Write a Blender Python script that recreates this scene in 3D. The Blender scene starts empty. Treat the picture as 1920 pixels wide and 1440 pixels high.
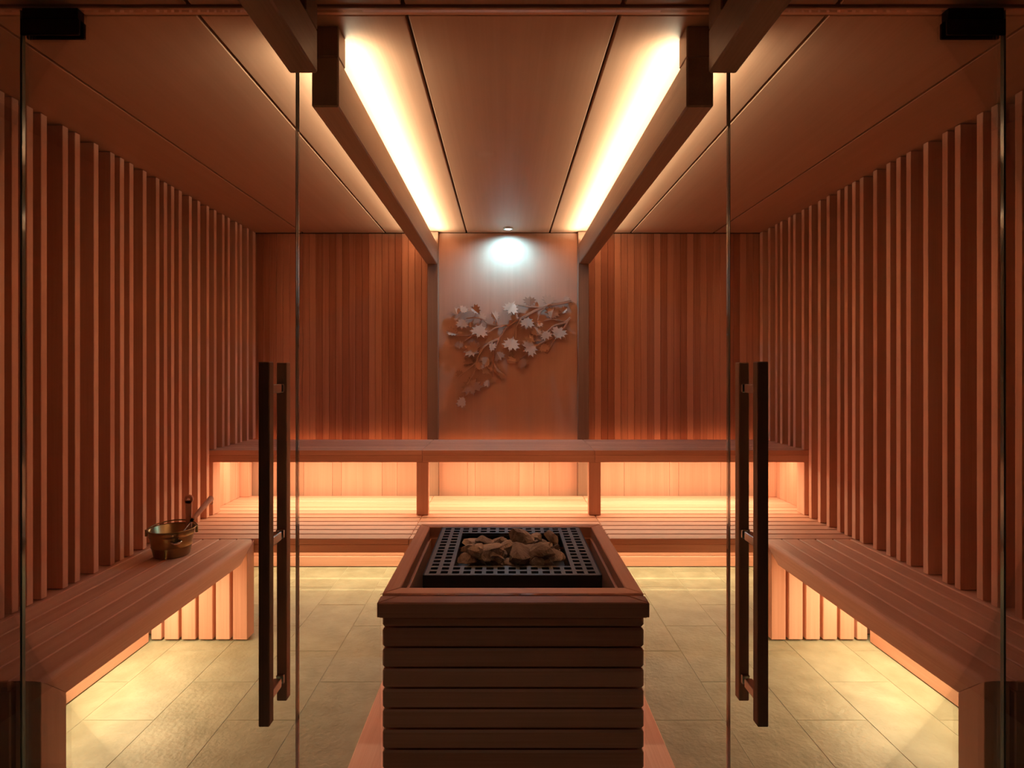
import bpy, bmesh, math, random
from mathutils import Vector, Matrix, Euler
random.seed(7)
scn = bpy.context.scene
COL = scn.collection

# ------------------------------------------------------------------ camera
CX, H = -0.02, 1.27                  # camera x and height above the floor
FPX, VX, VY = 1080.0, 947.0, 697.0   # focal length in pixels, vanishing point
cam = bpy.data.cameras.new('camera'); cam.sensor_width = 36.0
cam.lens = FPX / 1920.0 * 36.0
cam.shift_x = (960 - VX) / 1920.0
cam.shift_y = -(720 - VY) / 1920.0
cam.clip_start = 0.02
co = bpy.data.objects.new('camera', cam); COL.objects.link(co)
co.location = (CX, 0, H); co.rotation_euler = (math.pi / 2, 0, 0)
scn.camera = co

# ------------------------------------------------------------------ world, exposure
w = bpy.data.worlds.new('world'); scn.world = w; w.use_nodes = True
w.node_tree.nodes['Background'].inputs[0].default_value = (0.55, 0.5, 0.62, 1)
w.node_tree.nodes['Background'].inputs[1].default_value = 0.010
vs = scn.view_settings
vs.view_transform = 'Standard'; vs.look = 'None'; vs.exposure = 0.62; vs.gamma = 1.0
vs.use_curve_mapping = False

WARM = (1.0, 0.88, 0.56)             # bench strips
CEILW = (0.96, 0.98, 0.72)            # strips lying on the beams
P_BEAM, P_UPPER, P_LOWER, P_SIDE, P_OUT, P_SPOT = 11.2, 4.2, 3.7, 6.6, 4.2, 15.5

# room dimensions (metres); y is depth from the camera
ZC = 2.19                            # ceiling
YW = 3.82                            # back wall surface
XS = 1.665                           # faces of the wall slats
XW = 1.755                           # side wall surface
YG = 1.46                            # glass plane
S1, S2 = 0.46, 0.828                 # lower / upper bench height
YL, YU = 2.795, 3.247                # front of lower / upper bench
XF = 1.235                           # aisle face of the side benches

# ------------------------------------------------------------------ materials
def nd(nt, t, **k):
    n = nt.nodes.new(t)
    for a, b in k.items(): setattr(n, a, b)
    return n

def wood(name, axis, light, dark, vary=0.35, rough=0.5, fine=1.0, bump=0.08):
    m = bpy.data.materials.new(name); m.use_nodes = True
    nt = m.node_tree; L = nt.links; b = nt.nodes['Principled BSDF']
    tc = nd(nt, 'ShaderNodeTexCoord'); oi = nd(nt, 'ShaderNodeObjectInfo')
    mu = nd(nt, 'ShaderNodeVectorMath', operation='SCALE')
    comb = nd(nt, 'ShaderNodeCombineXYZ')
    for i in range(3): L.new(oi.outputs['Random'], comb.inputs[i])
    L.new(comb.outputs[0], mu.inputs[0]); mu.inputs[3].default_value = 37.0
    ad = nd(nt, 'ShaderNodeVectorMath', operation='ADD')
    L.new(tc.outputs['Object'], ad.inputs[0]); L.new(mu.outputs[0], ad.inputs[1])
    def noise(sc, stretch, detail):
        mp = nd(nt, 'ShaderNodeMapping'); s = [sc] * 3; s[axis] = sc * stretch
        mp.inputs['Scale'].default_value = s
        L.new(ad.outputs[0], mp.inputs['Vector'])
        n = nd(nt, 'ShaderNodeTexNoise'); n.inputs['Scale'].default_value = 1.0
        n.inputs['Detail'].default_value = detail
        L.new(mp.outputs[0], n.inputs['Vector']); return n
    n1 = noise(22, 0.035, 3); n2 = noise(240 * fine, 0.012, 2)
    mx = nd(nt, 'ShaderNodeMath', operation='MULTIPLY_ADD')
    L.new(n2.outputs[0], mx.inputs[0]); mx.inputs[1].default_value = 0.42
    m2 = nd(nt, 'ShaderNodeMath', operation='MULTIPLY_ADD')
    L.new(n1.outputs[0], m2.inputs[0]); m2.inputs[1].default_value = 0.62; m2.inputs[2].default_value = 0.0
    L.new(m2.outputs[0], mx.inputs[2])
    ra = nd(nt, 'ShaderNodeMath', operation='MULTIPLY_ADD')
    L.new(oi.outputs['Random'], ra.inputs[0]); ra.inputs[1].default_value = vary; ra.inputs[2].default_value = -vary / 2
    sm = nd(nt, 'ShaderNodeMath', operation='ADD')
    L.new(mx.outputs[0], sm.inputs[0]); L.new(ra.outputs[0], sm.inputs[1])
    cr = nd(nt, 'ShaderNodeValToRGB')
    cr.color_ramp.elements[0].position = 0.25; cr.color_ramp.elements[0].color = (*dark, 1)
    cr.color_ramp.elements[1].position = 0.75; cr.color_ramp.elements[1].color = (*light, 1)
    L.new(sm.outputs[0], cr.inputs[0]); L.new(cr.outputs[0], b.inputs['Base Color'])
    b.inputs['Roughness'].default_value = rough
    b.inputs['Specular IOR Level'].default_value = 0.3
    bp = nd(nt, 'ShaderNodeBump'); bp.inputs['Strength'].default_value = bump; bp.inputs['Distance'].default_value = 0.002
    L.new(n2.outputs[0], bp.inputs['Height']); L.new(bp.outputs[0], b.inputs['Normal'])
    return m

LT, DK = (0.83, 0.43, 0.295), (0.63, 0.28, 0.175)
WX = wood('wood_grain_x', 0, LT, DK); WY = wood('wood_grain_y', 1, LT, DK); WZ = wood('wood_grain_z', 2, LT, DK)
WBM = wood('beam_wood', 1, (0.36, 0.20, 0.13), (0.24, 0.12, 0.075)); WBZ = wood('beam_post_wood', 2, (0.36, 0.20, 0.13), (0.24, 0.12, 0.075))
WPL = wood('plank_wood', 2, (0.76, 0.355, 0.22), (0.44, 0.16, 0.088), vary=0.62)
WLOW = wood('lower_panel_wood', 2, (0.72, 0.37, 0.25), (0.56, 0.26, 0.165), vary=0.3)
WPAN = wood('panel_veneer', 2, (0.62, 0.325, 0.22), (0.53, 0.26, 0.17), vary=0.05)
WCEI = wood('ceiling_veneer', 1, (0.52, 0.262, 0.168), (0.45, 0.21, 0.127), vary=0.1, fine=0.6)
WLEAF = wood('leaf_wood', 1, (0.60, 0.33, 0.22), (0.40, 0.19, 0.12), vary=0.6, rough=0.55)

def plain(name, col, rough=0.5, metal=0.0, spec=0.5):
    m = bpy.data.materials.new(name); m.use_nodes = True
    b = m.node_tree.nodes['Principled BSDF']
    b.inputs['Base Color'].default_value = (*col, 1); b.inputs['Roughness'].default_value = rough
    b.inputs['Metallic'].default_value = metal; b.inputs['Specular IOR Level'].default_value = spec
    return m

def noisy(name, c1, c2, scale, rough, bump, metal=0.0, dist=0.004, vary=0.0):
    m = plain(name, c1, rough, metal); nt = m.node_tree; L = nt.links; b = nt.nodes['Principled BSDF']
    tc = nd(nt, 'ShaderNodeTexCoord'); oi = nd(nt, 'ShaderNodeObjectInfo')
    ad = nd(nt, 'ShaderNodeVectorMath', operation='ADD'); mu = nd(nt, 'ShaderNodeMath', operation='MULTIPLY')
    L.new(oi.outputs['Random'], mu.inputs[0]); mu.inputs[1].default_value = 23.0
    L.new(tc.outputs['Object'], ad.inputs[0]); L.new(mu.outputs[0], ad.inputs[1])
    n = nd(nt, 'ShaderNodeTexNoise'); n.inputs['Scale'].default_value = scale; n.inputs['Detail'].default_value = 6
    L.new(ad.outputs[0], n.inputs['Vector'])
    n2 = nd(nt, 'ShaderNodeTexNoise'); n2.inputs['Scale'].default_value = scale * 6; n2.inputs['Detail'].default_value = 5
    L.new(ad.outputs[0], n2.inputs['Vector'])
    mx = nd(nt, 'ShaderNodeMath', operation='MULTIPLY_ADD'); L.new(oi.outputs['Random'], mx.inputs[0])
    mx.inputs[1].default_value = vary; L.new(n.outputs[0], mx.inputs[2])
    cr = nd(nt, 'ShaderNodeValToRGB')
    cr.color_ramp.elements[0].position = 0.3; cr.color_ramp.elements[0].color = (*c1, 1)
    cr.color_ramp.elements[1].position = 0.7 + vary; cr.color_ramp.elements[1].color = (*c2, 1)
    L.new(mx.outputs[0], cr.inputs[0]); L.new(cr.outputs[0], b.inputs['Base Color'])
    bp = nd(nt, 'ShaderNodeBump'); bp.inputs['Strength'].default_value = bump; bp.inputs['Distance'].default_value = dist
    L.new(n2.outputs[0], bp.inputs['Height']); L.new(bp.outputs[0], b.inputs['Normal'])
    return m

TILE = noisy('stone_tile', (0.29, 0.255, 0.155), (0.40, 0.355, 0.23), 9, 0.5, 0.8, dist=0.004)
GROUT = plain('grout', (0.60, 0.55, 0.40), 0.9)
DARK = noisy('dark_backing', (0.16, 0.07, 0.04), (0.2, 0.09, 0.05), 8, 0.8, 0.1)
IRON = noisy('black_iron', (0.12, 0.112, 0.115), (0.16, 0.15, 0.15), 40, 0.5, 0.15, metal=0.4, dist=0.001)
IRONB = plain('black_iron_body', (0.015, 0.012, 0.012), 0.6, 0.3)
ROCK = noisy('sauna_rock', (0.13, 0.075, 0.055), (0.70, 0.52, 0.40), 20, 0.85, 0.9, dist=0.006, vary=0.3)
BRASS = noisy('aged_brass', (0.26, 0.175, 0.08), (0.36, 0.25, 0.12), 18, 0.3, 0.05, metal=1.0, dist=0.001)
STEEL = plain('brushed_steel', (0.62, 0.60, 0.58), 0.22, 1.0)
BLACKM = plain('black_chrome', (0.03, 0.028, 0.03), 0.18, 0.9)
PLAST = noisy('dark_plaster', (0.10, 0.075, 0.06), (0.13, 0.10, 0.08), 6, 0.9, 0.1)
HANDLE = wood('handle_wood', 2, (0.44, 0.24, 0.16), (0.30, 0.15, 0.09), vary=0.1)

def glass():
    m = bpy.data.materials.new('clear_glass'); m.use_nodes = True
    nt = m.node_tree; L = nt.links; nt.nodes.remove(nt.nodes['Principled BSDF'])
    out = nt.nodes['Material Output']
    t = nd(nt, 'ShaderNodeBsdfTransparent'); t.inputs[0].default_value = (0.96, 0.975, 0.965, 1)
    g = nd(nt, 'ShaderNodeBsdfGlossy'); g.inputs['Roughness'].default_value = 0.0
    f = nd(nt, 'ShaderNodeFresnel'); f.inputs[0].default_value = 1.45
    mu = nd(nt, 'ShaderNodeMath', operation='MULTIPLY'); L.new(f.outputs[0], mu.inputs[0]); mu.inputs[1].default_value = 0.5
    mx = nd(nt, 'ShaderNodeMixShader'); L.new(mu.outputs[0], mx.inputs[0])
    L.new(t.outputs[0], mx.inputs[1]); L.new(g.outputs[0], mx.inputs[2]); L.new(mx.outputs[0], out.inputs[0])
    return m
GLASS = glass()
GEDGE = plain('glass_edge', (0.13, 0.15, 0.12), 0.08, 0.0, 1.0)

def emit(name, col, s):
    m = bpy.data.materials.new(name); m.use_nodes = True
    b = m.node_tree.nodes['Principled BSDF']
    b.inputs['Base Color'].default_value = (*col, 1)
    b.inputs['Emission Color'].default_value = (*col, 1); b.inputs['Emission Strength'].default_value = s
    return m
LEDM = emit('led_diffuser', WARM, 3.0)
LENS = emit('spot_lens', (0.72, 0.93, 1.0), 30.0)

# ------------------------------------------------------------------ helpers
def me_from(bm, name):
    me = bpy.data.meshes.new(name); bmesh.ops.recalc_face_normals(bm, faces=bm.faces[:])
    bm.to_mesh(me); bm.free(); return me

def link(name, me, mat=None, parent=None, loc=(0, 0, 0), rot=None):
    o = bpy.data.objects.new(name, me); COL.objects.link(o)
    if me is not None and mat is not None and not me.materials: me.materials.append(mat)
    base = Vector((0, 0, 0))
    if parent is not None:
        o.parent = parent
        p = parent
        while p is not None: base += p.location; p = p.parent
    o.location = Vector(loc) - base
    if rot: o.rotation_euler = rot
    return o

def tag(o, label=None, cat=None, group=None, kind=None):
    if label: o['label'] = label
    if cat: o['category'] = cat
    if group: o['group'] = group
    if kind: o['kind'] = kind
    return o

def thing(name, loc, label, cat, group=None, kind=None):
    return tag(link(name, None, None, None, loc), label, cat, group, kind)

CACHE = {}
def box(name, x0, x1, y0, y1, z0, z1, mat, parent=None, bev=0.0025):
    d = (round(abs(x1 - x0), 4), round(abs(y1 - y0), 4), round(abs(z1 - z0), 4), bev, mat.name)
    if d not in CACHE:
        bm = bmesh.new(); bmesh.ops.create_cube(bm, size=1.0)
        bmesh.ops.scale(bm, vec=d[:3], verts=bm.verts[:])
        if bev > 0:
            bmesh.ops.bevel(bm, geom=bm.edges[:], offset=min(bev, min(d[:3]) * 0.3), segments=1, affect='EDGES')
        CACHE[d] = me_from(bm, name); CACHE[d].materials.append(mat)
    return link(name, CACHE[d], None, parent, ((x0 + x1) / 2, (y0 + y1) / 2, (z0 + z1) / 2))

def prism(name, pts, axis, a, b, mat, parent=None, bev=0.0, ya=None, yb=None):
    """closed 2D outline extruded along an axis from a to b; ya / yb(p) give a sheared end"""
    bm = bmesh.new(); A = []; B = []
    c = [sum(p[0] for p in pts) / len(pts), sum(p[1] for p in pts) / len(pts), (a + b) / 2]
    def V(p, t):
        if axis == 0: return (t - c[2], p[0] - c[0], p[1] - c[1])
        if axis == 1: return (p[0] - c[0], t - c[2], p[1] - c[1])
        return (p[0] - c[0], p[1] - c[1], t - c[2])
    for p in pts:
        A.append(bm.verts.new(V(p, ya(p) if ya else a))); B.append(bm.verts.new(V(p, yb(p) if yb else b)))
    bm.faces.new(A); bm.faces.new(B[::-1]); n = len(pts)
    for i in range(n): bm.faces.new((A[i], B[i], B[(i + 1) % n], A[(i + 1) % n]))
    if bev: bmesh.ops.bevel(bm, geom=bm.edges[:], offset=bev, segments=1, affect='EDGES')
    loc = {0: (c[2], c[0], c[1]), 1: (c[0], c[2], c[1]), 2: (c[0], c[1], c[2])}[axis]
    return link(name, me_from(bm, name), mat, parent, loc)

def led(name, loc, sx, sy, power, up=False, parent=None, col=WARM, rot=None):
    li = bpy.data.lights.new(name, 'AREA'); li.shape = 'RECTANGLE'; li.size = sx; li.size_y = sy
    li.energy = power; li.color = col
    if up: li.spread = math.radians(166)
    o = bpy.data.objects.new(name, li); COL.objects.link(o)
    base = Vector((0, 0, 0)); p = parent
    while p is not None: base += p.location; p = p.parent
    if parent: o.parent = parent
    o.location = Vector(loc) - base
    o.rotation_euler = rot if rot else ((math.pi, 0, 0) if up else (0, 0, 0))
    return o

def px(x, y, D):                     # a measured photograph point at depth D, in metres
    return Vector((CX + (x - VX) * D / FPX, D, H - (y - VY) * D / FPX))

# ================================================================== STRUCTURE
fl = thing('floor', (0, 0, 0), 'beige stone tile floor laid in a running bond', 'floor', kind='structure')
box('screed', -1.95, 1.95, -1.6, 3.9, -0.08, -0.0019, GROUT, fl, 0)
TW, TL = 0.26, 0.52
for i in range(-7, 7):
    x0 = i * TW; off = 2.10 if i % 2 == 0 else 2.36
    for j in range(-2, 5):
        y0 = off + j * TL; y1 = min(y0 + TL, 3.83)
        if y1 < 1.2 or y0 > 3.8: continue
        xa, xb = max(x0, -1.77), min(x0 + TW, 1.77)
        box('tile', xa + 0.0011, xb - 0.0011, y0 + 0.0011, y1 - 0.0011, -0.002, random.uniform(-0.0004, 0.0), TILE, fl, 0.0006)

ce = thing('ceiling', (0, 2.6, ZC), 'reddish wood ceiling in long panels with narrow grooves', 'ceiling', kind='structure')
box('backing_board', -1.95, 1.95, -1.6, 3.9, ZC + 0.022, ZC + 0.08, DARK, ce, 0)
gx = [-XW, -1.362, -0.813, -0.275, 0.275, 0.813, 1.362, XW]
for a, b in zip(gx[:-1], gx[1:]):
    box('ceiling_panel', a + 0.005, b - 0.005, 1.489, YW - 0.003, ZC, ZC + 0.02, WCEI, ce, 0.002)
box('header_board', -1.9, 1.9, 1.449, 1.480, ZC - 0.004, ZC + 0.02, WX, ce, 0.002)
for a, b in zip(gx[:-1], gx[1:]):
    box('outer_ceiling_panel', a + 0.005, b - 0.005, -1.5, 1.444, ZC, ZC + 0.02, WCEI, ce, 0.002)

wb = thing('wall_back', (0, YW, 0), 'back wall of narrow upright reddish planks around a plain centre panel', 'wall', kind='structure')
box('backing_board', -1.95, 1.95, YW + 0.016, YW + 0.08, 0, ZC + 0.05, DARK, wb, 0)
PW = 0.0438
for s in (-1, 1):
    x = 0.53
    while x < XW - 0.001:
        e = min(x + PW, XW)
        box('plank', min(s * x, s * e) + 0.0007, max(s * x, s * e) - 0.0007, YW, YW + 0.015, S2 - 0.033, ZC - 0.004, WPL, wb, 0.0016)
        x += PW
box('centre_panel', -0.458, 0.458, YW - 0.012, YW + 0.01, S2 - 0.03, ZC - 0.004, WPAN, wb, 0.001)
for xx, wds in ((-0.458, (0.19, 0.05, 0.29, 0.1, 0.1, 0.186)), (0.53, (0.24, 0.3, 0.06, 0.28, 0.345)), (-1.755, (0.14, 0.26, 0.19, 0.06, 0.27, 0.10, 0.205))):
    for wd in wds:
        box('lower_panel', xx + 0.0006, xx + wd - 0.0006, YW - 0.002, YW + 0.012, 0.0, S2 - 0.035, WLOW, wb, 0.001)
        xx += wd
for s in (-1, 1):
    box('pilaster', min(s * 0.458, s * 0.528), max(s * 0.458, s * 0.528), 3.765, YW + 0.005, 0.0, ZC - 0.004, WBZ, wb, 0.002)

# side walls: backing plus irregularly spaced upright slats
def strip_depths(crop, scale, x0, left):
    out = []
    for a, b in crop:
        pa, pb = a / scale + x0, b / scale + x0
        if left: out.append(((XS + CX) * FPX / (VX - pa), (XS + CX) * FPX / (VX - pb)))
        else: out.append(((XS - CX) * FPX / (pb - VX), (XS - CX) * FPX / (pa - VX)))
    return out
Lc = [(0, 14), (70, 108), (160, 193), (243, 275), (369, 400), (441, 470), (553, 577), (650, 672), (706, 728), (762, 783), (840, 860),
      (916, 937), (963, 982), (1006, 1022), (1050, 1068), (1110, 1127), (1160, 1176), (1213, 1228), (1257, 1271), (1304, 1319),
      (1337, 1350), (1381, 1394), (1410, 1420), (1450, 1460), (1484, 1500)]
Rc = [(250, 263), (292, 304), (321, 333), (367, 381), (398, 411), (448, 461), (490, 505), (543, 558), (594, 610), (657, 672), (698, 717),
      (743, 763), (790, 808), (868, 888), (943, 968), (1003, 1027), (1062, 1087), (1160, 1190), (1272, 1303), (1345, 1380), (1475, 1510),
      (1560, 1597), (1700, 1740)]
for side, s, lst in (('left', -1, strip_depths(Lc, 3.13, 0, True)), ('right', 1, strip_depths(Rc, 3.13, 1360, False))):
    wl = thing('wall_' + side, (s * XW, 2.6, 0), side + ' wall lined with irregularly spaced upright cedar slats', 'wall', kind='structure')
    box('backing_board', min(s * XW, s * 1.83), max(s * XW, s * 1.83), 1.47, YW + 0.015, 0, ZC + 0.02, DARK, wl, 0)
    ys = [(n + f) / 2 for n, f in lst]
    extra = min(ys)
    while extra > 1.56:
        extra -= random.choice((0.062, 0.075, 0.095)); ys.append(extra)
    if side == 'right': ys += [3.79]
    for y in ys:
        if y < 1.5: continue
        z0 = S1 + 0.002 if y < YU - 0.01 else S2 + 0.002
        hw = 0.0135 if y < 3.76 else 0.02
        y = min(y, YW - hw - 0.004)
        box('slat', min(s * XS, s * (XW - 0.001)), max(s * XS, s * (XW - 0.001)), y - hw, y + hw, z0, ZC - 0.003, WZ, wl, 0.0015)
    # corridor wall outside the glass
    ow = box('wall_corridor_' + side, min(s * 1.84, s * 1.95), max(s * 1.84, s * 1.95), -1.6, 1.45, 0, ZC, PLAST)
    tag(ow, 'dark plain corridor wall outside the glass on the ' + side, 'wall', kind='structure')
    bb = thing('baseboard_' + side, (s * 1.69, 2.1, 0), 'orange wood skirting under the ' + side + ' side bench', 'baseboard', kind='structure')
    box('board', min(s * 1.69, s * XW), max(s * 1.69, s * XW), 1.50, 2.70, 0.004, 0.30, WY, bb, 0.002)
    box('board', min(s * 1.70, s * XW), max(s * 1.70, s * XW), 2.78, 3.75, 0.004, 0.41, WY, bb, 0.002)
bb = thing('baseboard_back', (0, 3.76, 0), 'orange wood skirting boards on the floor under the lower back bench', 'baseboard', kind='structure')
box('board', -1.69, 1.69, 3.745, 3.764, 0.004, 0.07, WX, bb, 0.002)
box('board', -1.69, 1.69, 3.749, 3.764, 0.072, 0.38, WX, bb, 0.002)

# ================================================================== BEAMS
def beam(label, s, xa, xb, y0, y1, z0, z1, block, cut, power):
    a, b = min(s * xa, s * xb), max(s * xa, s * xb)
    t = thing('ceiling_beam', ((a + b) / 2, (y0 + y1) / 2, z0), label, 'beam', 'light beams under the ceiling')
    yb0, yb1 = block
    box('beam_body', a, b, y0, y1, z0, z1, WBM, t, 0.004)
    box('end_block', a, b, yb0, yb1, z1, ZC, WBZ, t, 0.003)
    la, lb = max(y0, yb1 if yb1 < y1 - 0.2 else y0) + 0.01, min(y1, y1 if yb1 < y1 - 0.2 else yb0) - 0.02
    xm = (a + b) / 2 - s * 0.004
    if power: box('led_strip', xm - 0.006, xm + 0.006, la, lb, z1, z1 + 0.006, LEDM, t, 0)
    if power:                        # one strip shines up, one leans to each side
        for dx, tl, k, spr in ((-0.01, 0, 0.40, 166), (-0.022, 42, 0.28, 92), (0.022, -56, 0.28, 70)):
            lg = led('led_light', ((a + b) / 2 + s * dx, (la + lb) / 2, z1 + 0.010), 0.012, lb - la, power * k, True, t, CEILW,
                     Euler((math.pi, -s * math.radians(tl), 0), 'XYZ'))
            lg.data.spread = math.radians(spr)
    return t
for s, sd in ((-1, 'left'), (1, 'right')):
    beam('long wooden beam over the %s bench aisle, inside the glass, glowing on top' % sd, s, 0.463, 0.535, 1.532, 3.765, 1.975, 2.108, (1.532, 1.599), None, P_BEAM)
    beam('short dark beam end outside the glass at the top %s' % sd, s, 0.49, 0.56, -1.0, 1.444, 2.017, 2.125, (1.36, 1.444), None, 0)

# ================================================================== REAR BENCHES
NL = 12; PIT = (YW - 0.06 - YL) / NL
def back_bench(upper, x0, x1, label):
    zt = S2 if upper else S1; yf = YU if upper else YL
    t = thing('sauna_bench', ((x0 + x1) / 2, yf, 0 if not upper else S1), label, 'bench', 'slatted benches along the back wall')
    yend = 3.76
    n = 6 if upper else NL
    p = (yend - yf) / n
    for i in range(n):
        box('seat_slat', x0 + 0.001, x1 - 0.001, yf + i * p + (0.0 if i == 0 else 0.005), yf + (i + 1) * p - 0.005, zt - 0.028, zt, WX, t, 0.003)
    box('fascia', x0 + 0.001, x1 - 0.001, yf + 0.002, yf + 0.036, zt - 0.069, zt - 0.0285, WX, t, 0.002)
    return t
UB, LB = [], []
for nm, x0, x1 in (('left', -XW + 0.002, -0.487), ('middle', -0.487, 0.487), ('right', 0.487, XW - 0.002)):
    where = {'left': 'on the left, beside the left slatted wall', 'middle': 'in the middle, below the leaf carving', 'right': 'on the right, beside the right slatted wall'}[nm]
    UB.append(back_bench(True, x0, x1, 'upper slatted bench section ' + where))
    LB.append(back_bench(False, x0, x1, 'lower slatted bench section ' + where.replace('below the leaf carving', 'behind the stone heater')))
for k, s in ((0, -1), (2, 1)):
    box('post', min(s * 0.452, s * 0.520), max(s * 0.452, s * 0.520), YU + 0.003, YU + 0.045, S1 + 0.001, S2 - 0.0695, WZ, UB[k], 0.002)
    a, b = 1.668, 1.70
    box('end_board', min(s * a, s * b), max(s * a, s * b), YU + 0.003, YU + 0.085, S1 + 0.001, S2 - 0.0695, WZ, UB[k], 0.002)
    a, b = 1.732, 1.752
    y = YU + 0.087
    while y < 3.70:
        box('end_panel', min(s * a, s * b), max(s * a, s * b), y, min(y + 0.085, 3.715) - 0.001, S1 + 0.001, S2 - 0.0695, WZ, UB[k], 0.001); y += 0.085
    a, b = 1.672, 1.75
    box('corner_post', min(s * a, s * b), max(s * a, s * b), 3.717, 3.757, S1 + 0.001, S2 - 0.0695, WZ, UB[k], 0.002)
    box('support_post', min(s * 0.455, s * 0.525), max(s * 0.455, s * 0.525), 2.88, 2.94, 0.001, S1 - 0.0285, WZ, LB[k], 0.002)
    # brackets carry the strip lights under the seats
for k, (x0, x1) in enumerate(((-1.64, -0.54), (-0.44, 0.44), (0.54, 1.64))):
    wdt = x1 - x0
    box('led_strip', x0, x1, 3.497, 3.507, S2 - 0.036, S2 - 0.0285, LEDM, UB[k], 0)
    led('led_light', ((x0 + x1) / 2, 3.502, S2 - 0.038), wdt, 0.012, P_UPPER * wdt, False, UB[k])
    box('led_strip', x0, x1, 3.617, 3.627, S1 - 0.036, S1 - 0.0285, LEDM, LB[k], 0)
    led('led_light', ((x0 + x1) / 2, 3.622, S1 - 0.038), wdt, 0.012, P_LOWER * wdt, False, LB[k])

# ================================================================== SIDE BENCHES
for s, sd in ((-1, 'left'), (1, 'right')):
    extra = 'carrying a brass bucket' if s < 0 else 'with nothing on it'
    t = thing('sauna_bench', (s * 1.48, 2.14, 0), 'long %s side bench of slats %s' % (sd, extra), 'bench', 'benches along the side walls')
    y0, y1 = 1.508, 2.790
    fw, r = 0.078, 0.022
    # front board with a rounded nose and mitred ends
    prof = [(XF + fw, S1), (XF + fw, S1 - 0.028), (XF + 0.036, S1 - 0.028), (XF + 0.036, S1 - 0.078), (XF, S1 - 0.078), (XF, S1 - r)]
    for k in range(1, 7):
        an = math.pi / 2 * k / 6
        prof.append((XF + r - r * math.cos(an), S1 - r + r * math.sin(an)))
    prof = [(s * p[0], p[1]) for p in prof]
    o = prism('front_board', prof, 1, y0, y1, WY, t,
              ya=lambda p: y0 + max(0, S1 - p[1]) * 1.13, yb=lambda p: y1 - max(0, S1 - p[1]) * 1.85)
    x = XF + fw + 0.007
    for k in range(4):
        wdt = 0.0762
        box('seat_slat', min(s * x, s * (x + wdt)), max(s * x, s * (x + wdt)), y0, y1, S1 - 0.028, S1, WY, t, 0.003); x += 0.0825
    box('back_slat', min(s * (x + 0.0), s * (XW - 0.002)), max(s * x, s * (XW - 0.002)), y0, y1, S1 - 0.028, S1 - 0.001, WY, t, 0.002)
    # end panels of upright boards; the first board is a mitred leg
    for yy, dep, front in ((y0, 0.075, True), (2.713, 0.065, False)):
        if front:
            pf = [(yy, 0.008), (yy + 0.088, 0.008), (yy + 0.088, S1 - 0.0785), (yy, S1 - 0.001)]
        else:
            pf = [(yy, 0.008), (yy + 0.075, 0.008), (yy + 0.075, S1 - 0.003), (yy, S1 - 0.042)]
        prism('leg', pf, 0, min(s * XF, s * (XF + 0.067)), max(s * XF, s * (XF + 0.067)), WZ, t, 0.0015)
        xb = XF + 0.081
        while xb < 1.68:
            xe = min(xb + 0.067, 1.688)
            box('panel_board', min(s * xb, s * xe), max(s * xb, s * xe), yy, yy + 0.04, 0.008, S1 - 0.0285, WZ, t, 0.003); xb += 0.081
        box('panel_backing', min(s * (XF + 0.068), s * 1.688), max(s * (XF + 0.068), s * 1.688), yy + 0.041, yy + dep, 0.01, S1 - 0.029, WZ, t, 0)
    box('led_strip', s * 1.60 - 0.005, s * 1.60 + 0.005, 1.62, 2.70, S1 - 0.036, S1 - 0.0285, LEDM, t, 0)
    led('led_light', (s * 1.60, 2.16, S1 - 0.038), 0.012, 1.06, P_SIDE, False, t)

# ================================================================== GLASS FRONT
def pane(name, pts, parent, edge_x=()):
    o = prism(name, pts, 1, YG - 0.005, YG + 0.005, GLASS, parent)
    zt = max(p[1] for p in pts); zb = min(p[1] for p in pts)
    for ex in edge_x:
        e = box('pane_edge', ex - 0.0006, ex + 0.0006, YG - 0.005, YG + 0.005, zb, zt, GEDGE, o, 0)
    return o
for n, s, sd in ((1, -1, 'left'), (2, 1, 'right')):
    d = thing('door_%d' % n, (s * 0.9, YG, 0), 'frameless %s glass door with long wooden bar handle' % sd, 'door', kind='structure')
    xa, xb = s * 0.549, s * 1.240
    p = pane('glass_pane', [(min(xa, xb), 0.008), (max(xa, xb), 0.008), (max(xa, xb), ZC - 0.006), (min(xa, xb), ZC - 0.006)], d, (s * 0.5485, s * 1.2405))
    hx0, hx1 = min(s * 0.581, s * 0.607), max(s * 0.581, s * 0.607)
    for ya in (1.370, 1.479):
        hd = box('handle_bar', hx0, hx1, ya, ya + 0.027, 0.424, 1.294, HANDLE, d, 0.002)
        for zz in (1.228, 0.856, 0.485):
            a, b = (ya + 0.027, YG - 0.0055) if ya < YG else (YG + 0.0055, ya)
            box('standoff', s * 0.594 - 0.010, s * 0.594 + 0.010, a, b, zz - 0.011, zz + 0.011, STEEL, hd, 0.0015)
    a, b = min(s * 1.239, s * 1.091), max(s * 1.239, s * 1.091)
    pf = box('pivot_fitting', a, b, YG - 0.014, YG - 0.0055, 2.1175, 2.158, BLACKM, d, 0.002)
    box('fitting_plate', a, b, YG + 0.0055, YG + 0.014, 2.1175, 2.158, BLACKM, pf, 0.002)
    box('pivot_block', a + 0.004, b - 0.004, YG - 0.012, YG + 0.012, 2.159, ZC - 0.005, BLACKM, pf, 0.001)
    wdw = thing('window_%d' % n, (s * 1.5, YG, 0), 'fixed clear glass side pane beyond the %s door' % sd, 'window', kind='structure')
    xa, xb = s * 1.2452, s * 1.83
    pane('glass_pane', [(min(xa, xb), 0.0), (max(xa, xb), 0.0), (max(xa, xb), ZC - 0.006), (min(xa, xb), ZC - 0.006)], wdw, (s * 1.2446,))
wdw = thing('window_3', (0, YG, 0), 'fixed clear glass centre pane cut around the stone heater', 'window', kind='structure')
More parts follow.
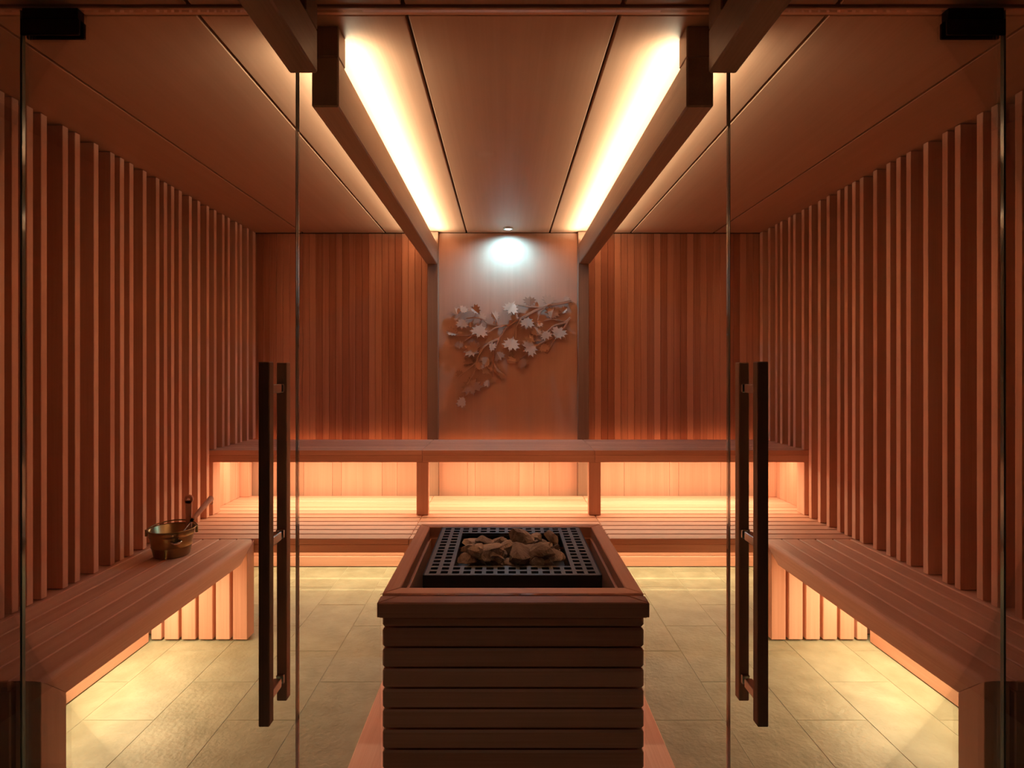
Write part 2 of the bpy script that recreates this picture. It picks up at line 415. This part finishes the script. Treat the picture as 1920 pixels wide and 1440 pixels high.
pane('glass_pane', [(-0.543, 0.045), (-0.336, 0.045), (-0.336, 0.7065), (0.336, 0.7065), (0.336, 0.045), (0.543, 0.045),
                    (0.543, ZC - 0.006), (-0.543, ZC - 0.006)], wdw, (-0.5436, 0.5436))

# ================================================================== HEATER
pl = thing('platform', (0, 2.0, 0), 'low flat wooden platform on the tiles around the heater', 'platform')
for a, b in ((-0.51, -0.334), (0.334, 0.51)):
    box('platform_board', a, b, 1.475, 2.42, 0.001, 0.04, WY, pl, 0.003)
box('platform_board', -0.333, 0.333, 2.14, 2.42, 0.001, 0.04, WY, pl, 0.003)

st = thing('heater_surround', (0, 1.78, 0), 'square wooden heater casing of stacked horizontal boards with mitred rim', 'heater casing')
zc = 0.705; RW = 0.040; X1 = 0.3335
ya, yb = 1.468, 2.138
def rail(pts): return prism('rim_rail', pts, 2, zc - 0.038, zc, WY if abs(pts[0][0] - pts[1][0]) < 0.1 else WX, st, 0.0025)
rail([(-X1, ya), (X1, ya), (X1 - RW, ya + RW), (-X1 + RW, ya + RW)])
rail([(-X1, yb), (X1, yb), (X1 - RW, yb - RW), (-X1 + RW, yb - RW)])
for s in (-1, 1):
    rail([(s * X1, ya + 0.001), (s * X1, yb - 0.001), (s * (X1 - RW), yb - RW - 0.001), (s * (X1 - RW), ya + RW + 0.001)])
    prism('rim_return', [(s * X1, 1.4085), (s * X1, 1.453), (s * (X1 - 0.045), 1.453)], 2, zc - 0.038, zc, WY, st, 0.002)
prism('rim_front', [(-X1 + 0.001, 1.408), (X1 - 0.001, 1.408), (X1 - 0.046, 1.453), (-X1 + 0.046, 1.453)], 2, zc - 0.038, zc, WX, st, 0.003)
xb_, yf, yr = 0.3225, 1.42, 2.126
z = zc - 0.040; first = True
while z > 0.03:
    hgt = 0.024 if first else 0.0455
    for nm, bx in (('casing_board', (-xb_, xb_, yf, yf + 0.022)), ('casing_board', (-xb_, xb_, yr - 0.022, yr))):
        box(nm, bx[0], bx[1], bx[2], bx[3], z - hgt, z, WX, st, 0.0045)
    for s in (-1, 1):
        box('casing_board', min(s * xb_, s * (xb_ - 0.022)), max(s * xb_, s * (xb_ - 0.022)), yf + 0.0225, yr - 0.0225, z - hgt, z, WY, st, 0.0045)
    z -= hgt + 0.0048; first = False
for s in (-1, 1):
    box('inner_lining', min(s * 0.288, s * 0.2995), max(s * 0.288, s * 0.2995), yf + 0.035, yr - 0.036, 0.005, zc - 0.04, WY, st, 0.001)
box('inner_lining', -0.2995, 0.2995, yf + 0.0225, yf + 0.034, 0.005, zc - 0.04, WX, st, 0.001)
box('inner_lining', -0.2995, 0.2995, yr - 0.035, yr - 0.0225, 0.005, zc - 0.04, WX, st, 0.001)

ht = thing('sauna_heater', (0, 1.805, 0), 'black iron sauna heater with square grate inside the wooden casing', 'heater')
gz, gs, yc = 0.716, 0.478, 1.811
g0 = -gs / 2
box('heater_body', g0 + 0.003, -g0 - 0.003, yc + g0 + 0.003, yc - g0 - 0.003, 0.02, gz - 0.075, IRONB, ht, 0.003)
pit = (gs - 0.008) / 15.0; bw = pit * 0.36
bm = bmesh.new()
def gb(x0, x1, y0, y1, z0, z1):
    m = Matrix.Translation(((x0 + x1) / 2, (y0 + y1) / 2, (z0 + z1) / 2)) @ Matrix.Diagonal((x1 - x0, y1 - y0, z1 - z0, 1))
    bmesh.ops.create_cube(bm, size=1.0, matrix=m)
for i in range(16):
    c = g0 + 0.004 + i * pit
    if 2 < i < 13: segs = ((g0, g0 + 0.004 + 2 * pit + bw / 2), (g0 + 0.004 + 13 * pit - bw / 2, -g0))
    else: segs = ((g0, -g0),)
    for a, b in segs:
        gb(c - bw / 2, c + bw / 2, a, b, -0.010, 0.0)
        gb(a, b, c - bw / 2, c + bw / 2, -0.0102, -0.0002)
link('grate', me_from(bm, 'grate'), IRON, ht, (0, yc, gz))
for nm, b in (('skirt', (g0 - 0.002, -g0 + 0.002, g0 - 0.004, g0)), ('skirt', (g0 - 0.002, -g0 + 0.002, -g0, -g0 + 0.004)),
              ('skirt', (g0 - 0.006, g0 - 0.002, g0, -g0)), ('skirt', (-g0 + 0.002, -g0 + 0.006, g0, -g0))):
    box(nm, b[0], b[1], yc + b[2], yc + b[3], gz - 0.07, gz - 0.0005, IRONB, ht, 0.001)
q = g0 + 0.004 + 2 * pit + bw / 2 
box('stone_tray', q, -q, yc + q, yc - q, gz - 0.074, gz - 0.05, IRONB, ht, 0.001)

# stones: (photo x, y, width px, height ratio, label)
def rock(seed, sx, sy, sz):
    rnd = random.Random(seed); bm = bmesh.new()
    bmesh.ops.create_icosphere(bm, subdivisions=2, radius=1.0)
    planes = []
    for _ in range(13):
        v = Vector((rnd.gauss(0, 1), rnd.gauss(0, 1), rnd.gauss(0, 1))).normalized(); planes.append((v, rnd.uniform(0.30, 0.78)))
    for v in bm.verts:
        p = v.co.copy()
        for n, dd in planes:
            k = p.dot(n)
            if k > dd: p -= n * (k - dd)
        p *= 1 + rnd.uniform(-0.04, 0.07)
        v.co = Vector((p.x * sx, p.y * sy, p.z * sz))
    return me_from(bm, 'stone')
STONES = [  # photo x, y, width px, depth m, tilt, words
 (975, 1003, 40, 'long flat brown', 'at the back edge of the grate'), (1005, 1003, 26, 'small narrow', 'at the back, right of the long flat one'),
 (1034, 1004, 26, 'dark peaked', 'at the back right corner'), (1017, 1021, 50, 'broad sandy', 'behind the right side of the pile'),
 (1050, 1026, 24, 'dark shadowed', 'against the right edge of the grate'), (905, 1012, 34, 'rounded reddish', 'in the back left corner'),
 (890, 1019, 30, 'pale grey', 'at the far left of the pile'), (922, 1030, 30, 'tall ridged brown', 'left of the pile centre'),
 (895, 1028, 38, 'pale domed', 'on the left, topmost there'), (872, 1027, 20, 'small light', 'touching the left edge'),
 (938, 1012, 24, 'reddish chipped', 'at the back centre left'), (948, 1022, 26, 'pale cracked', 'at the centre back'),
 (968, 1016, 32, 'creased light', 'just behind the square dark one'), (978, 1033, 44, 'square dark block', 'in the centre of the pile'),
 (942, 1035, 26, 'wedge-shaped', 'left of the square dark block'), (872, 1053, 32, 'olive brown', 'in the front left corner'),
 (912, 1058, 46, 'large triangular', 'at the front left, lying flat'), (937, 1047, 18, 'thin upright pink', 'in front of the wedge'),
 (952, 1054, 22, 'dark small', 'at the front, left of centre'), (966, 1050, 20, 'small tan', 'below the square dark block'),
 (974, 1059, 36, 'slanted flat grey', 'at the front centre'), (996, 1048, 30, 'ochre pointed', 'at the front, right of centre'),
 (1022, 1041, 40, 'big golden', 'on the right of the pile'), (1046, 1052, 30, 'dark brown facing', 'at the front right corner'),
 (1012, 1058, 34, 'tan ridged', 'at the front right'), (1058, 1044, 20, 'thin light', 'on the right edge'), (1040, 1062, 24, 'flat tan chip', 'lying on the front right edge'),
 (1000, 1030, 26, 'brown middle', 'between the square dark block and the sandy one')]
lim = -q - 0.012
for i, (x, y, wpx, w1, w2) in enumerate(STONES):
    zz = gz + 0.006 + (0.020 if i in (8, 13, 22, 3, 0, 16, 7) else 0.009 if i % 3 else 0.0)
    D = (H - zz) * FPX / (y - VY)
    hw = wpx * D / FPX / 2 * 1.55
    X = CX + (x - VX) * D / FPX
    dep = hw * random.uniform(0.95, 1.3); hh = hw * random.uniform(0.5, 0.75)
    X = max(-lim + hw * 0.72, min(lim - hw * 0.72, X)); D = max(yc - lim + dep * 0.72, min(yc + lim - dep * 0.72, D))
    o = link('sauna_stone', rock(100 + i, hw, dep, hh), ROCK, None, (X, D, zz - hh * 0.2), (random.uniform(-.35, .35), random.uniform(-.3, .3), random.uniform(-.5, .5)))
    tag(o, '%s heater stone %s' % (w1, w2), 'stone', 'stones on the heater')
# lower layer of stones that fills the tray
for i in range(16):
    a, b = i % 4, i // 4
    X = -0.105 + a * 0.07 + random.uniform(-.012, .012); Y = yc - 0.105 + b * 0.07 + random.uniform(-.012, .012)
    o = link('sauna_stone', rock(300 + i, 0.05, 0.048, 0.03), ROCK, None, (X, Y, gz - 0.016), (0, 0, random.uniform(0, 3)))
    tag(o, 'brown heater stone buried under the pile in the iron tray', 'stone', 'stones under the pile')

# ================================================================== LEAF CARVING
art = thing('leaf_carving', (0, YW - 0.03, 1.2), 'carved wooden maple branch with many leaves on the centre panel', 'wall carving')
YA = YW - 0.012
def ap(u, v): return px(820 + u / 5.76, 540 + v / 5.76, YA - 0.02)
BR = [([(1445, 140), (1330, 165), (1200, 190), (1080, 235), (960, 300), (840, 365), (750, 425), (690, 510), (640, 610), (612, 720), (605, 820), (600, 960)], 34, 12, 0.020),
      ([(790, 400), (700, 405), (620, 395), (540, 380), (480, 330), (400, 320), (310, 328)], 18, 12, 0.016),
      ([(730, 405), (640, 425), (560, 470), (480, 480), (390, 505), (300, 565)], 20, 10, 0.018), ([(390, 500), (300, 515), (215, 510)], 13, 9, 0.014),
      ([(660, 550), (560, 595), (490, 650), (440, 740), (410, 840), (380, 940), (280, 1110)], 24, 10, 0.018),
      ([(1130, 205), (1050, 205), (950, 195), (850, 180)], 20, 14, 0.016), ([(1165, 215), (1110, 270), (1085, 350)], 15, 12, 0.024),
      ([(905, 335), (855, 415), (842, 540)], 20, 14, 0.026), ([(1440, 320), (1380, 370), (1260, 410), (1190, 475)], 26, 14, 0.020),
      ([(1375, 362), (1300, 345), (1220, 340), (1145, 358)], 13, 9, 0.016), ([(1415, 345), (1375, 420), (1330, 475)], 22, 12, 0.022),
      ([(1265, 565), (1235, 640), (1185, 712)], 15, 9, 0.022), ([(1245, 530), (1130, 590), (1060, 640)], 18, 12, 0.018),
      ([(970, 700), (900, 775)], 13, 9, 0.014), ([(610, 810), (650, 890), (745, 952)], 22, 16, 0.018), ([(765, 650), (825, 755)], 10, 8, 0.012),
      ([(410, 810), (340, 870), (215, 968)], 14, 9, 0.014), ([(1110, 575), (1060, 570), (1000, 600)], 12, 9, 0.012)]
K = 1 / 5.76 * (YA - 0.02) / FPX          # metres per crop pixel
for pts, w0, w1, off in BR:
    P = [ap(*p) for p in pts]
    # smooth the line
    S = []
    for i in range(len(P) - 1):
        p0, p1, p2, p3 = P[max(i - 1, 0)], P[i], P[i + 1], P[min(i + 2, len(P) - 1)]
        for k in range(4):
            t = k / 4
            S.append(0.5 * ((2 * p1) + (p2 - p0) * t + (2 * p0 - 5 * p1 + 4 * p2 - p3) * t * t + (3 * p1 - p0 - 3 * p2 + p3) * t ** 3))
    S.append(P[-1])
    bm = bmesh.new(); rings = []
    c = sum(S, Vector()) / len(S)
    for i, p in enumerate(S):
        d = (S[min(i + 1, len(S) - 1)] - S[max(i - 1, 0)]).normalized(); n = Vector((-d.z, 0, d.x))
        wd = (w0 + (w1 - w0) * i / (len(S) - 1)) * K / 2
        th = 0.008
        q4 = [p + n * wd, p + n * wd * 0.8 , p - n * wd * 0.8, p - n * wd]
        r = []
        for e, yy in ((-1, 0.004), (-0.75, -th), (0.75, -th), (1, 0.004)):
            v = p + n * wd * e; r.append(bm.verts.new((v.x - c.x, YA - off + yy - (YA - off), v.z - c.z)))
        rings.append(r)
    for a, b in zip(rings[:-1], rings[1:]):
        for k in range(4): bm.faces.new((a[k], b[k], b[(k + 1) % 4], a[(k + 1) % 4]))
    bm.faces.new(rings[0]); bm.faces.new(rings[-1][::-1])
    link('branch', me_from(bm, 'branch'), WLEAF, art, (c.x, YA - off, c.z))
    m = len(S) // 2                        # a peg carries the branch off the panel
    box('peg', S[m].x - 0.003, S[m].x + 0.003, YA - off, YA + 0.001, S[m].z - 0.003, S[m].z + 0.003, WY, art, 0)

HALF = [(0, 1.0), (.07, .76), (.19, .78), (.17, .58), (.30, .56), (.46, .70), (.66, .78), (.58, .60), (.64, .50), (.94, .46), (.74, .30), (.60, .22), (.86, .02),
        (.58, -.02), (.44, -.08), (.58, -.36), (.36, -.28), (.22, -.30), (.14, -.46), (.06, -.30), (.04, -.62), (0, -.62)]
def leaf_mesh(fold, sq, th=0.12):
    bm = bmesh.new()
    for sgn in (1, -1):
        k = sq if sgn < 0 else 1.0
        fr = [bm.verts.new((sgn * u * k, -fold * u * sgn * (1 if sgn > 0 else -1) - 0.25 * max(0, v) ** 2 * abs(fold), v)) for u, v in HALF]
        bk = [bm.verts.new((v.co.x, v.co.y + th, v.co.z)) for v in fr]
        bm.faces.new(fr if sgn < 0 else fr[::-1]); bm.faces.new(bk[::-1] if sgn < 0 else bk)
        n = len(fr)
        for i in range(n - 1): bm.faces.new((fr[i], fr[i + 1], bk[i + 1], bk[i]))
    bmesh.ops.remove_doubles(bm, verts=bm.verts[:], dist=1e-5)
    return me_from(bm, 'leaf')
LV = {}
for f in (-0.12, 0.0, 0.10, 0.2):
    for sq in (1.0, 0.45): LV[(f, sq)] = leaf_mesh(f, sq)
LEAVES = [(205, 262, 95, -110, .022, 0), (278, 242, 90, -60, .026, 0), (270, 372, 120, 95, .024, 0), (422, 255, 135, -140, .028, 1), (622, 320, 125, -120, .026, 1),
 (365, 388, 72, 100, .016, 0), (462, 448, 165, 105, .040, 0), (172, 492, 140, -165, .024, 1), (240, 600, 100, 95, .020, 0), (540, 572, 115, -40, .014, 1),
 (395, 675, 170, -150, .040, 0), (583, 648, 120, -85, .036, 1), (655, 722, 120, 60, .022, 0), (532, 780, 125, 140, .018, 0), (350, 790, 115, -150, .014, 0),
 (445, 850, 105, -50, .020, 0), (515, 872, 110, 110, .012, 0), (255, 928, 105, 160, .018, 1), (365, 1040, 200, 75, .026, 0), (548, 1020, 100, 95, .034, 1),
 (602, 985, 70, 60, .016, 0), (280, 1215, 150, 95, .036, 1), (695, 925, 115, 30, .018, 1), (805, 205, 155, 115, .036, 0), (1000, 158, 120, -90, .022, 0),
 (1197, 145, 125, -75, .028, 0), (1388, 130, 85, -90, .014, 1), (1385, 228, 105, 130, .018, 1), (1240, 285, 150, -75, .026, 0), (1108, 372, 95, 60, .026, 1),
 (972, 362, 140, 100, .038, 0), (845, 335, 125, -150, .016, 1), (1085, 475, 125, -130, .026, 0), (1165, 500, 115, 60, .038, 0), (1300, 502, 155, -60, .038, 0),
 (805, 590, 165, 105, .040, 0), (905, 592, 110, 85, .016, 0), (1000, 588, 140, -130, .022, 0), (1020, 640, 170, 150, .042, 0), (1150, 630, 115, 75, .012, 0),
 (820, 792, 125, -170, .020, 1), (915, 800, 125, 60, .026, 0), (480, 320, 90, -60, .018, 0), (600, 850, 100, 120, .014, 0), (640, 895, 90, -20, .016, 0), (900, 395, 90, 40, .012, 0)]
for i, (u, v, sz, ang, off, squeeze) in enumerate(LEAVES):
    p = ap(u, v); p.y = YA - off
    fold = (-0.12, 0.0, 0.10, 0.2)[i % 4]
    if off < 0.018: fold = 0.0
    o = link('leaf', LV[(fold, 0.45 if squeeze else 1.0)], WLEAF, art, p)
    k = sz * K * 0.66
    o.scale = (k * (0.85 if squeeze else 1), k, k)
    # image angle: 0 right, 90 down ; leaf tip is local +z
    th = math.radians(ang + 90)
    tilt = -0.26 if off > 0.03 else -0.06 + random.uniform(-.08, .06)
    o.rotation_euler = (Matrix.Rotation(tilt, 3, 'X') @ Matrix.Rotation(random.uniform(-.15, .15), 3, 'Z') @ Matrix.Rotation(th, 3, 'Y')).to_euler()
    box('peg', p.x - 0.002, p.x + 0.002, p.y + 0.004, YA + 0.001, p.z - 0.002, p.z + 0.002, WY, art, 0)

# ================================================================== DOWNLIGHT
dl = thing('downlight', (0, 3.69, ZC - 0.006), 'small round recessed spotlight above the leaf carving', 'spotlight')
def lathe(name, prof, mat, parent, loc, n=40, closed=False):
    bm = bmesh.new(); R = []
    for r, z in prof:
        R.append([bm.verts.new((r * math.cos(2 * math.pi * k / n), r * math.sin(2 * math.pi * k / n), z)) for k in range(n)])
    for a, b in zip(R[:-1], R[1:]):
        for k in range(n): bm.faces.new((a[k], a[(k + 1) % n], b[(k + 1) % n], b[k]))
    if closed:
        for k in range(n): bm.faces.new((R[-1][k], R[-1][(k + 1) % n], R[0][(k + 1) % n], R[0][k]))
    else:
        if prof[0][0] > 0: bm.faces.new(R[0])
        if prof[-1][0] > 0: bm.faces.new(R[-1][::-1])
    for f in bm.faces: f.smooth = len(f.verts) == 4
    return link(name, me_from(bm, name), mat, parent, loc)
lathe('trim_ring', [(0.020, -0.002), (0.030, -0.002), (0.032, 0.006), (0.020, 0.006)], STEEL, dl, (0, 3.69, ZC - 0.006), closed=True)
lathe('lens', [(0.0195, 0.0), (0.0195, 0.005)], LENS, dl, (0, 3.69, ZC - 0.006))
sp = bpy.data.lights.new('spot_light', 'SPOT'); sp.energy = P_SPOT; sp.color = (0.21, 0.66, 1.0)
sp.spot_size = math.radians(165); sp.spot_blend = 0.8; sp.shadow_soft_size = 0.012
so = bpy.data.objects.new('spot_light', sp); COL.objects.link(so); so.parent = dl
so.location = (0, 0, -0.006); so.rotation_euler = (math.radians(6), 0, 0)

cl = thing('downlight', (-0.1, 0.5, ZC - 0.006), 'round unseen fill lamp added to the corridor ceiling outside the glass', 'spotlight')  # added lamp out of view, put in to brighten the heater casing front
lathe('trim_ring', [(0.034, -0.002), (0.046, -0.002), (0.048, 0.006), (0.034, 0.006)], STEEL, cl, (-0.1, 0.5, ZC - 0.006), closed=True)
lathe('lens', [(0.0335, 0.0), (0.0335, 0.005)], emit('added_fill_lens', (1.0, 0.85, 0.6), 0.15), cl, (-0.1, 0.5, ZC - 0.006))
sp = bpy.data.lights.new('added_fill_light', 'SPOT'); sp.energy = P_OUT; sp.color = (1.0, 0.95, 0.66)
sp.spot_size = math.radians(72); sp.spot_blend = 0.6; sp.shadow_soft_size = 0.03
so = bpy.data.objects.new('added_fill_light', sp); COL.objects.link(so); so.parent = cl; so.location = (0, 0, -0.006)

# ================================================================== BUCKET AND LADLE
bl = Vector((-1.492, 2.545, S1 + 0.001))
bk = thing('bucket', bl, 'round brass water bucket standing on the left side bench', 'bucket')
hB = 0.118; r0, r1 = 0.071, 0.092
def rr(z): return r0 + (r1 - r0) * z / hB
prof = [(0.0, 0.0), (r0 - 0.006, 0.0), (r0, 0.004)]
for zb in (0.045, 0.092):
    prof += [(rr(zb - 0.004), zb - 0.004), (rr(zb) + 0.0022, zb - 0.001), (rr(zb) + 0.0022, zb + 0.001), (rr(zb + 0.004), zb + 0.004)]
prof += [(r1, hB - 0.003), (r1 + 0.004, hB - 0.002), (r1 + 0.005, hB + 0.001), (r1 + 0.002, hB + 0.003), (r1 - 0.003, hB), (r0 - 0.003, 0.006), (0.0, 0.005)]
lathe('bucket_shell', prof, BRASS, bk, bl, 48)
def tube(name, P, rad, mat, parent, n=10):
    bm = bmesh.new(); R = []
    P = [Vector(p) for p in P]; c = P[0].copy()
    rads = rad if isinstance(rad, (list, tuple)) else [rad] * len(P)
    for i, p in enumerate(P):
        d = (P[min(i + 1, len(P) - 1)] - P[max(i - 1, 0)]).normalized()
        a = d.cross(Vector((0, 0, 1)));
        if a.length < 0.05: a = d.cross(Vector((1, 0, 0)))
        a.normalize(); b = d.cross(a)
        R.append([bm.verts.new(p - c + (a * math.cos(2 * math.pi * k / n) + b * math.sin(2 * math.pi * k / n)) * rads[i]) for k in range(n)])
    for a, b in zip(R[:-1], R[1:]):
        for k in range(n):
            f = bm.faces.new((a[k], a[(k + 1) % n], b[(k + 1) % n], b[k])); f.smooth = True
    bm.faces.new(R[0]); bm.faces.new(R[-1][::-1])
    return link(name, me_from(bm, name), mat, parent, c)
an0 = math.radians(200)
for an in (an0, an0 + math.pi):
    c = bl + Vector((math.cos(an) * (r1 + 0.006), math.sin(an) * (r1 + 0.006), hB - 0.012))
    tube('ear', [c + Vector((0, 0, -0.014)), c, c + Vector((0, 0, 0.014))], 0.006, BRASS, bk)
# bail folded down against the back rim
bp_ = []
for k in range(13):
    t = k / 12; an = an0 - math.pi * t
    bp_.append(bl + Vector((math.cos(an) * (r1 + 0.008), math.sin(an) * (r1 + 0.008), hB - 0.004 + 0.016 * math.sin(math.pi * t))))
tube('bail', bp_, 0.003, BRASS, bk, 8)
# flat wooden paddle with a hole near its rounded end, standing in the bucket
pd = thing('paddle', (-1.447, 2.60, S1 + 0.01), 'flat wooden paddle handle with round hole standing in the bucket', 'paddle')
outl = []; hw, top = 0.020, 0.245
for k in range(13):
    a = math.pi * k / 12; outl.append((math.cos(a) * hw, top - hw + math.sin(a) * hw))
bm = bmesh.new()
holes = [(math.cos(2 * math.pi * k / 24) * 0.006, top - hw + math.sin(2 * math.pi * k / 24) * 0.006) for k in range(24)]
outer = [(math.cos(2 * math.pi * k / 24) * hw, top - hw + math.sin(2 * math.pi * k / 24) * hw) for k in range(24)]
for yy in (-0.005, 0.005):
    hv = [bm.verts.new((p[0], yy, p[1])) for p in holes]; ov = [bm.verts.new((p[0], yy, p[1])) for p in outer]
    for k in range(24): bm.faces.new((hv[k], hv[(k + 1) % 24], ov[(k + 1) % 24], ov[k]))
    if yy < 0: h0, o0 = hv, ov
for k in range(24):
    bm.faces.new((h0[k], h0[(k + 1) % 24], hv[(k + 1) % 24], hv[k])); bm.faces.new((o0[k], o0[(k + 1) % 24], ov[(k + 1) % 24], ov[k]))
link('paddle_end', me_from(bm, 'paddle_end'), WZ, pd, (-1.447, 2.60, S1 + 0.01))
prism('paddle_blade', [(-0.011 - 1.447, S1 + 0.012), (0.011 - 1.447, S1 + 0.012), (0.0145 - 1.447, S1 + 0.01 + top - 0.026), (-0.0145 - 1.447, S1 + 0.01 + top - 0.026)], 1, 2.595, 2.605, WZ, pd, 0.001)
# ladle
ld = thing('ladle', (-1.44, 2.50, S1 + 0.03), 'ladle with wooden grip and thin metal shaft leaning in the bucket', 'ladle')
a0 = px(342, 999, 2.515); a1 = px(361, 974, 2.60); a2 = px(396, 934, 2.73)
d0 = (a0 - a1).normalized()
tube('shaft', [a0 + d0 * 0.04, a0, a1], 0.0022, STEEL, ld, 8)
bc = a0 + d0 * 0.055
lathe('ladle_bowl', [(0.0, -0.014), (0.018, -0.011), (0.024, 0.0), (0.0225, 0.0), (0.017, -0.0095), (0.0, -0.0125)], STEEL, ld, bc, 24)
tube('grip', [a1, a1.lerp(a2, 0.06), a1.lerp(a2, 0.5), a2, a2.lerp(a2 + (a2 - a1), 0.03)], [0.008, 0.011, 0.012, 0.0135, 0.009], WY, ld, 12)
tube('ferrule', [a1.lerp(a0, 0.10), a1.lerp(a2, 0.04)], 0.0075, BLACKM, ld, 12)
rg = [a2 + Vector((0.0, 0.002, -0.010)) + Vector((0.007 * math.cos(t), 0, 0.012 * math.sin(t) - 0.008)) for t in [math.pi * 2 * k / 12 for k in range(13)]]
tube('hanging_loop', rg, 0.0016, STEEL, ld, 6)
